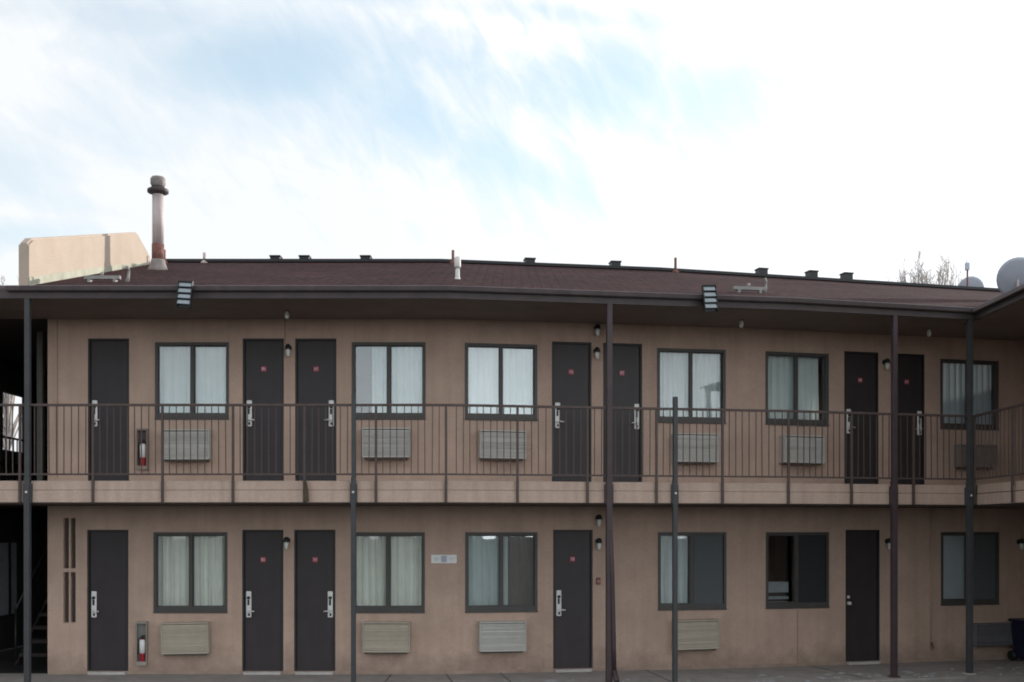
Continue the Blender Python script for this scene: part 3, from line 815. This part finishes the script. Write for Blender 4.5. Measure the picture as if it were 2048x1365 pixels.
bm = nb(); tube(bm, [(0, 0, zof(1302, q.y)), (0, 0, ZS0-.02)], .012, 8); obj('pipe', bm, STUCCO, r)
bm = nb(); z = zof(1300, q.y); tube(bm, [(0, 0, z+.1), (.0, -.05, z+.09), (0, -.08, z+.03)], .013, 8); lathe(bm, [(.028, 0), (.028, .01)], 10, 'z', (0, -.04, z+.12)); tube(bm, [(0, -.04, z+.09), (0, -.04, z+.12)], .007, 6); obj('tap', bm, RUST, r)

# trash bin
q, i = hit(2063, .42)
r = empty('trash_bin', (q.x, q.y, 0.004), ANG[i], label='navy blue wheeled bin standing in the far right corner', cat='bin')
h = .74
bm = nb(); t = bmesh.new(); bmesh.ops.create_cube(t, size=1)
for v in t.verts:
    k = 1 if v.co.z > 0 else .84
    v.co = Vector((v.co.x*.5*k, v.co.y*.5*k, .05+(v.co.z+.5)*(h-.1)))
bmesh.ops.bevel(t, geom=t.edges[:], offset=.03, segments=2, affect='EDGES'); merge(bm, t); obj('body', bm, BLUEBIN, r)
bm = nb(); box(bm, -.27, .27, -.28, .27, h-.05, h, 0, .018); box(bm, -.2, .2, .26, .31, h-.06, h-.02, 0, .01); obj('lid', bm, BLUEBIN, r)
for s in (-1, 1):
    bm = nb(); t = bmesh.new(); lathe(t, [(.04, -.03), (.09, -.03), (.09, .03), (.04, .03)], 14); merge(bm, t, 0, Matrix.Translation((s*.23, .2, .09)) @ Matrix.Rotation(R(90), 4, 'Y')); obj('wheel', bm, BLACK, r)

# rag on a rail post
q, i = hit(611, RO+.035)
bm = nb()
pf = [(-.012, ZS1+.02), (.012, ZS1+.02), (.03, 2.93), (.045, 2.83), (.05, ZS0+.03), (.0, ZS0-.01), (-.012, 2.85)]
prism(bm, [(x, 0, z-.01) for x, z in pf], (0, -.02, 0))
bmesh.ops.subdivide_edges(bm, edges=bm.edges[:], cuts=1)
for v in bm.verts: v.co += Vector((random.uniform(-.004, .004), random.uniform(-.006, .006), random.uniform(-.004, .004)))
o = obj('cloth_rag', bm, RAG, None, (q.x, q.y, 0), ANG[i], label='brown rag hanging from a rail post on the balcony edge', cat='rag')

# roof furniture
for px, x0, x1, py, lab in ((205, 165, 237, 571, 'old grey antenna mount lying near the left eave below the parapet'), (1498, 1465, 1530, 592, 'old grey antenna mount lying near the eave right of the pale floodlight')):
    q, i = hit(px, .9); zb = zr(.75)
    r = empty('antenna_mount', (q.x, q.y, zb), ANG[i], label=lab, cat='antenna mount', group='antenna mounts on the roof slope')
    w = (x1-x0)/F*q.y
    bm = nb(); box(bm, -w/2, w/2, -.03, .03, .0, .055, 0, .006); box(bm, -w/2+.06, -w/2+.1, -.05, .05, -.05, .0); box(bm, w/2-.1, w/2-.06, -.05, .05, -.05, .0); obj('base_bar', bm, OLDMETAL, r)
    bm = nb(); tube(bm, [(-.02, 0, .05), (0, 0, .11)], .022, 8); obj('clamp', bm, OLDMETAL, r)
    bm = nb(); x = w/2+.12 if px < 500 else w/2+.02
    tube(bm, [(x-.02, 0, -.05), (x, 0, .05), (x+.01, 0, .14), (x-.02, 0, .2)], [.035, .022, .018, .028], 8); obj('mast_stub', bm, OLDMETAL, r)

def dish(name_label, c, rad, face, mast, m=DISH):
    """offset dish: c centre, face = unit vector it looks along"""
    r = empty('satellite_dish', (c[0], c[1], c[2]-mast), 0, label=name_label, cat='satellite dish')
    face = Vector(face).normalized(); rot = face.to_track_quat('Z', 'Y').to_matrix().to_4x4()
    bm = nb(); t = bmesh.new()
    prof = [(rad*k/7, -.16*rad+ .16*rad*(k/7)**2) for k in range(8)]
    n = 28; rings = []
    for off in (0, -.012):
        rr = [[t.verts.new((p*math.cos(6.2832*j/n), p*1.08*math.sin(6.2832*j/n), z+off)) for j in range(n)] for p, z in prof[1:]]
        cv = t.verts.new((0, 0, prof[0][1]+off)); rings.append((rr, cv))
    for (rr, cv), fl in zip(rings, (0, 1)):
        for j in range(n):
            f = (cv, rr[0][j], rr[0][(j+1) % n]); t.faces.new(f if not fl else f[::-1])
        for a, b in zip(rr, rr[1:]):
            for j in range(n):
                f = (a[j], b[j], b[(j+1) % n], a[(j+1) % n]); t.faces.new(f if not fl else f[::-1])
    for j in range(n):
        a, b = rings[0][0][-1], rings[1][0][-1]; t.faces.new((a[j], b[j], b[(j+1) % n], a[(j+1) % n]))
    for f in t.faces: f.smooth = True
    merge(bm, t, 0, Matrix.Translation((0, 0, mast)) @ rot); obj('reflector', bm, m, r)
    bm = nb(); back = -face*.12*rad*2
    tube(bm, [(back.x, back.y, -.05), (back.x, back.y, mast*.8), (back.x*.5, back.y*.5, mast-.02)], .025, 8); obj('mast', bm, GALV, r)
    low = rot @ Vector((0, -rad*.95, 0)); foc = rot @ Vector((0, -rad*.5, rad*1.0))
    mz = Vector((0, 0, mast))
    bm = nb(); tube(bm, [low+mz, foc+mz], .012, 6); obj('feed_arm', bm, GALV, r)
    bm = nb(); tube(bm, [foc+mz, foc+mz-(foc.normalized()*.1)], [.028, .04], 8); obj('receiver', bm, BLACK, r)
x = 9.5; y = x*F/(2036-1024)
dish('large blue-grey satellite dish on the roof edge at far right', (x, y, zof(557, y)), .375, (.35, .75, .45), zof(556, y)-wr(x))
y = 27.2; x = (1941-1024)/F*y
dish('smaller grey satellite dish half hidden behind the right end of the ridge', (x, y, zof(580, y)), .31, (.3, .8, .45), .75)
x = (1934-1024)/F*26.0
r = empty('antenna_mast', (x, 26.0, 7.0), label='thin antenna mast with small pale box, in front of the smaller dish', cat='antenna')
bm = nb(); tube(bm, [(0, 0, 0), (.01, 0, zof(540, 26)-7)], .022, 8); obj('pole', bm, RUST, r)
bm = nb(); box(bm, -.04, .05, -.04, .04, zof(541, 26)-7, zof(526, 26)-7, 0, .012); tube(bm, [(0, 0, zof(527, 26)-7), (0, 0, zof(517, 26)-7)], .01, 6); obj('head', bm, DISH, r)

# leftover snow and grit along the walk
bm = nb(); rnd = random.Random(4)
for k in range(70):
    px = rnd.choice([rnd.uniform(1500, 2040), rnd.uniform(1500, 2040), rnd.uniform(880, 1400)])
    q, i = hit(px, rnd.uniform(1.0, OF+.27)); rr = rnd.uniform(.02, .09); n = 9
    c = bm.verts.new((q.x, q.y, .018+rr*.1)); ring = []
    for j in range(n):
        a = 6.283*j/n; l = rr*rnd.uniform(.55, 1.2)
        ring.append(bm.verts.new((q.x+l*1.5*math.cos(a), q.y+l*.7*math.sin(a), .0025)))
    for j in range(n): bm.faces.new((c, ring[j], ring[(j+1) % n]))
obj('snow_remnants', bm, SNOW, kind='stuff', label='scraps of old snow and grit along the walkway')

# ------------------------------------------------------------------ trees
def bare_tree(loc, H, seed, spread, label, trunk_r=.16):
    rnd = random.Random(seed)
    r = empty('bare_tree', loc, label=label, cat='tree')
    tb, cb = nb(), nb()
    tube(tb, [(0, 0, 0), (.05, 0, H*.3), (-.03, .05, H*.6), (.02, 0, H*.86)], [trunk_r, trunk_r*.8, trunk_r*.5, .03], 7)
    for k in range(70):
        z0 = H*rnd.uniform(.35, .84); end = Vector((rnd.choice((-.62, .7, 0))*spread*2+rnd.gauss(0, spread*.75), rnd.gauss(0, spread), H*rnd.uniform(.86, .985)))
        p0 = Vector((0, 0, z0)); mid = p0.lerp(end, .45)+Vector((end.x*.22, end.y*.22, -H*.01)); m3 = mid.lerp(end, .55)+Vector((rnd.uniform(-.08, .08), 0, .05))
        tube(cb, [p0, mid, m3, end], [.05, .032, .022, .010], 4, caps=False)
        for j in range(9):
            f = rnd.uniform(.15, 1); q = mid.lerp(m3, f*2) if f < .5 else m3.lerp(end, f*2-1)
            e = q+Vector((rnd.gauss(0, .16)+.0, rnd.gauss(0, .16), rnd.uniform(.15, .55)))
            tube(cb, [q, q.lerp(e, .5)+Vector((rnd.uniform(-.05, .05), 0, 0)), e], [.014, .010, .006], 3, caps=False)
            for i in range(2):
                q2 = q.lerp(e, rnd.uniform(.3, .9)); tube(cb, [q2, q2+Vector((rnd.gauss(0, .12), rnd.gauss(0, .1), rnd.uniform(.08, .28)))], [.009, .005], 3, caps=False)
    top = max(v.co.z for v in cb.verts)
    for b in (tb, cb):
        for v in b.verts: v.co.z *= H/top
    obj('trunk', tb, BARK, r); obj('crown', cb, BARK, r)
Y = 52.0
bare_tree(((1862-1024)/F*Y, Y, -.1), 15.3, 5, .62, 'bare winter tree standing behind the right end of the roof')
bare_tree(((14-1024)/F*Y, Y, -.1), 14.3, 8, .7, 'faint bare tree behind the flat roof at far left', .12)

# ------------------------------------------------------------------ sky, sun, camera
SUN_EL, SUN_AZ = R(12), R(50)     # azimuth from the view direction towards the right
sd = Vector((math.sin(SUN_AZ)*math.cos(SUN_EL), math.cos(SUN_AZ)*math.cos(SUN_EL), math.sin(SUN_EL)))
sl = bpy.data.lights.new('sun', 'SUN'); sl.energy = 4.7; sl.angle = R(1.0); sl.color = (1.0, .93, .83)
so = bpy.data.objects.new('sun', sl); COL.objects.link(so); so.rotation_euler = sd.to_track_quat('Z', 'Y').to_euler(); so.location = (20, 20, 20)

w = bpy.data.worlds.new('World'); S.world = w; w.use_nodes = True
nt = w.node_tree; L = nt.links; bg = nt.nodes['Background']; bg.inputs['Strength'].default_value = .15
sky = nt.nodes.new('ShaderNodeTexSky'); sky.sky_type = 'NISHITA'; sky.sun_disc = False
sky.sun_elevation = SUN_EL; sky.sun_rotation = SUN_AZ; sky.air_density = 1.0; sky.dust_density = 1.0; sky.ozone_density = 1.5
tc = nt.nodes.new('ShaderNodeTexCoord'); sep = nt.nodes.new('ShaderNodeSeparateXYZ'); L.new(tc.outputs['Generated'], sep.inputs[0])
def M(op, a, b=None, c=None, clamp=False):
    n = nt.nodes.new('ShaderNodeMath'); n.operation = op; n.use_clamp = clamp
    for k, v in enumerate((a, b, c)):
        if v is None: continue
        if isinstance(v, (int, float)): n.inputs[k].default_value = v
        else: L.new(v, n.inputs[k])
    return n.outputs[0]
ya = M('MAXIMUM', M('ABSOLUTE', sep.outputs['Y']), .3)
ua = M('DIVIDE', sep.outputs['X'], ya); va = M('DIVIDE', sep.outputs['Z'], ya)
def blob(px, py, rx, ry, ang=0.0):
    a0, e0 = (px-1024)/F, (1060-py)/F
    dx, dy = M('SUBTRACT', ua, a0), M('SUBTRACT', va, e0)
    c, s = math.cos(R(ang)), math.sin(R(ang))
    u = M('DIVIDE', M('ADD', M('MULTIPLY', dx, c), M('MULTIPLY', dy, s)), rx/F)
    v = M('DIVIDE', M('SUBTRACT', M('MULTIPLY', dy, c), M('MULTIPLY', dx, s)), ry/F)
    return M('EXPONENT', M('MULTIPLY', M('ADD', M('MULTIPLY', u, u), M('MULTIPLY', v, v)), -1))
blue = None
for a in ((560, 130, 260, 95, 0, 1.0), (800, 215, 190, 75, -25, .8), (1225, 170, 110, 90, 0, 1.0), (985, 320, 130, 70, -50, .75), (330, 40, 320, 70, -8, .4), (20, 320, 200, 90, -20, .45), (900, 110, 160, 80, -20, .55), (30, 470, 190, 40, 0, .45), (1430, 200, 190, 90, 0, .75), (1000, 20, 500, 30, -5, .4), (1050, 180, 330, 130, 0, .5), (650, 170, 450, 150, -10, .55), (1120, 380, 140, 50, -35, .5), (200, 250, 260, 120, -15, .3)):
    g = M('MULTIPLY', blob(*a[:5]), a[5]); blue = g if blue is None else M('MAXIMUM', blue, g)
cmb = nt.nodes.new('ShaderNodeCombineXYZ'); L.new(ua, cmb.inputs[0]); L.new(va, cmb.inputs[1])
def noise(rot, sx, sy, sc, det=7, rough=.6, dist=.6):
    m0 = nt.nodes.new('ShaderNodeMapping'); m0.inputs['Rotation'].default_value = (0, 0, R(rot))
    mp = nt.nodes.new('ShaderNodeMapping'); mp.inputs['Scale'].default_value = (sx, sy, 1)
    L.new(cmb.outputs[0], m0.inputs['Vector']); L.new(m0.outputs[0], mp.inputs['Vector'])
    n = nt.nodes.new('ShaderNodeTexNoise'); n.inputs['Scale'].default_value = sc; n.inputs['Detail'].default_value = det
    n.inputs['Roughness'].default_value = rough; n.inputs['Distortion'].default_value = dist
    L.new(mp.outputs[0], n.inputs['Vector']); return n.outputs['Fac']
n1 = noise(28, 1, 2.6, 6.0, 9, .6, .8)         # wisps
n2 = noise(20, 1, 2.0, 2.2, 5)
n3 = noise(58, 1, 2.8, 15.0, 8, .6, .6)
nn = M('ADD', M('ADD', M('MULTIPLY', M('SUBTRACT', n1, .5), .9), M('MULTIPLY', M('SUBTRACT', n3, .5), M('ADD', .35, M('MULTIPLY', blob(1120, 190, 480, 300), 2.2)))), M('MULTIPLY', M('SUBTRACT', n2, .5), .9))
back = M('MULTIPLY', M('LESS_THAN', sep.outputs['Y'], 0.0), .18)
clear = M('SUBTRACT', M('SUBTRACT', M('MULTIPLY', blue, 1.25), M('MULTIPLY', nn, .95)), .12)
cover = M('SUBTRACT', 1.0, M('MULTIPLY', .70, M('SUBTRACT', 1.0, M('EXPONENT', M('MULTIPLY', M('MAXIMUM', M('ADD', clear, back), 0.0), -1.35)))), None, True)
# thin bright veil round the sun
dp = nt.nodes.new('ShaderNodeVectorMath'); dp.operation = 'DOT_PRODUCT'; L.new(tc.outputs['Generated'], dp.inputs[0]); dp.inputs[1].default_value = sd
veil = M('POWER', M('MAXIMUM', dp.outputs['Value'], 0.0), 5.0)
cov2 = M('ADD', cover, M('MULTIPLY', veil, .35), None, True)
gp = nt.nodes.new('ShaderNodeVectorMath'); gp.operation = 'DOT_PRODUCT'; L.new(tc.outputs['Generated'], gp.inputs[0]); gp.inputs[1].default_value = (math.sin(R(124)), math.cos(R(124)), 0)
sm = nt.nodes.new('ShaderNodeMapRange'); sm.interpolation_type = 'SMOOTHSTEP'; L.new(gp.outputs['Value'], sm.inputs['Value'])
sm.inputs['From Min'].default_value = .0; sm.inputs['From Max'].default_value = .95
fill_glow = M('MULTIPLY', M('EXPONENT', M('MULTIPLY', M('MAXIMUM', sep.outputs['Z'], 0.0), -5.5)), M('MULTIPLY', sm.outputs[0], 24.0))  # added out-of-view horizon brightness, right rear, to light the facade
cl = M('ADD', M('ADD', 6.6, M('MULTIPLY', veil, 3.0)), fill_glow)
cc_ = nt.nodes.new('ShaderNodeCombineColor'); L.new(M('MULTIPLY', cl, .97), cc_.inputs[0]); L.new(M('MULTIPLY', cl, 1.0), cc_.inputs[1]); L.new(M('MULTIPLY', cl, 1.03), cc_.inputs[2])
gain = nt.nodes.new('ShaderNodeVectorMath'); gain.operation = 'MULTIPLY'; L.new(sky.outputs[0], gain.inputs[0]); gain.inputs[1].default_value = (1.25, 1.72, 1.72)
mix = nt.nodes.new('ShaderNodeMix'); mix.data_type = 'RGBA'
L.new(cov2, mix.inputs['Factor']); L.new(gain.outputs[0], mix.inputs['A']); L.new(cc_.outputs[0], mix.inputs['B'])
L.new(mix.outputs['Result'], bg.inputs['Color'])

cam = bpy.data.cameras.new('camera'); co = bpy.data.objects.new('camera', cam); COL.objects.link(co)
cam.sensor_width = 36; cam.sensor_fit = 'HORIZONTAL'; cam.lens = F/2048*36; cam.shift_y = (1060-682.5)/2048
cam.clip_end = 2000; co.location = (0, 0, CZ); co.rotation_euler = (R(90), 0, 0)
S.camera = co
S.view_settings.view_transform = 'Standard'; S.view_settings.look = 'None'; S.view_settings.exposure = 0.0; S.view_settings.gamma = 1.0
try: S.cycles.filter_width = 1.9
except Exception: pass
S.cycles.max_bounces = 8; S.cycles.transparent_max_bounces = 12
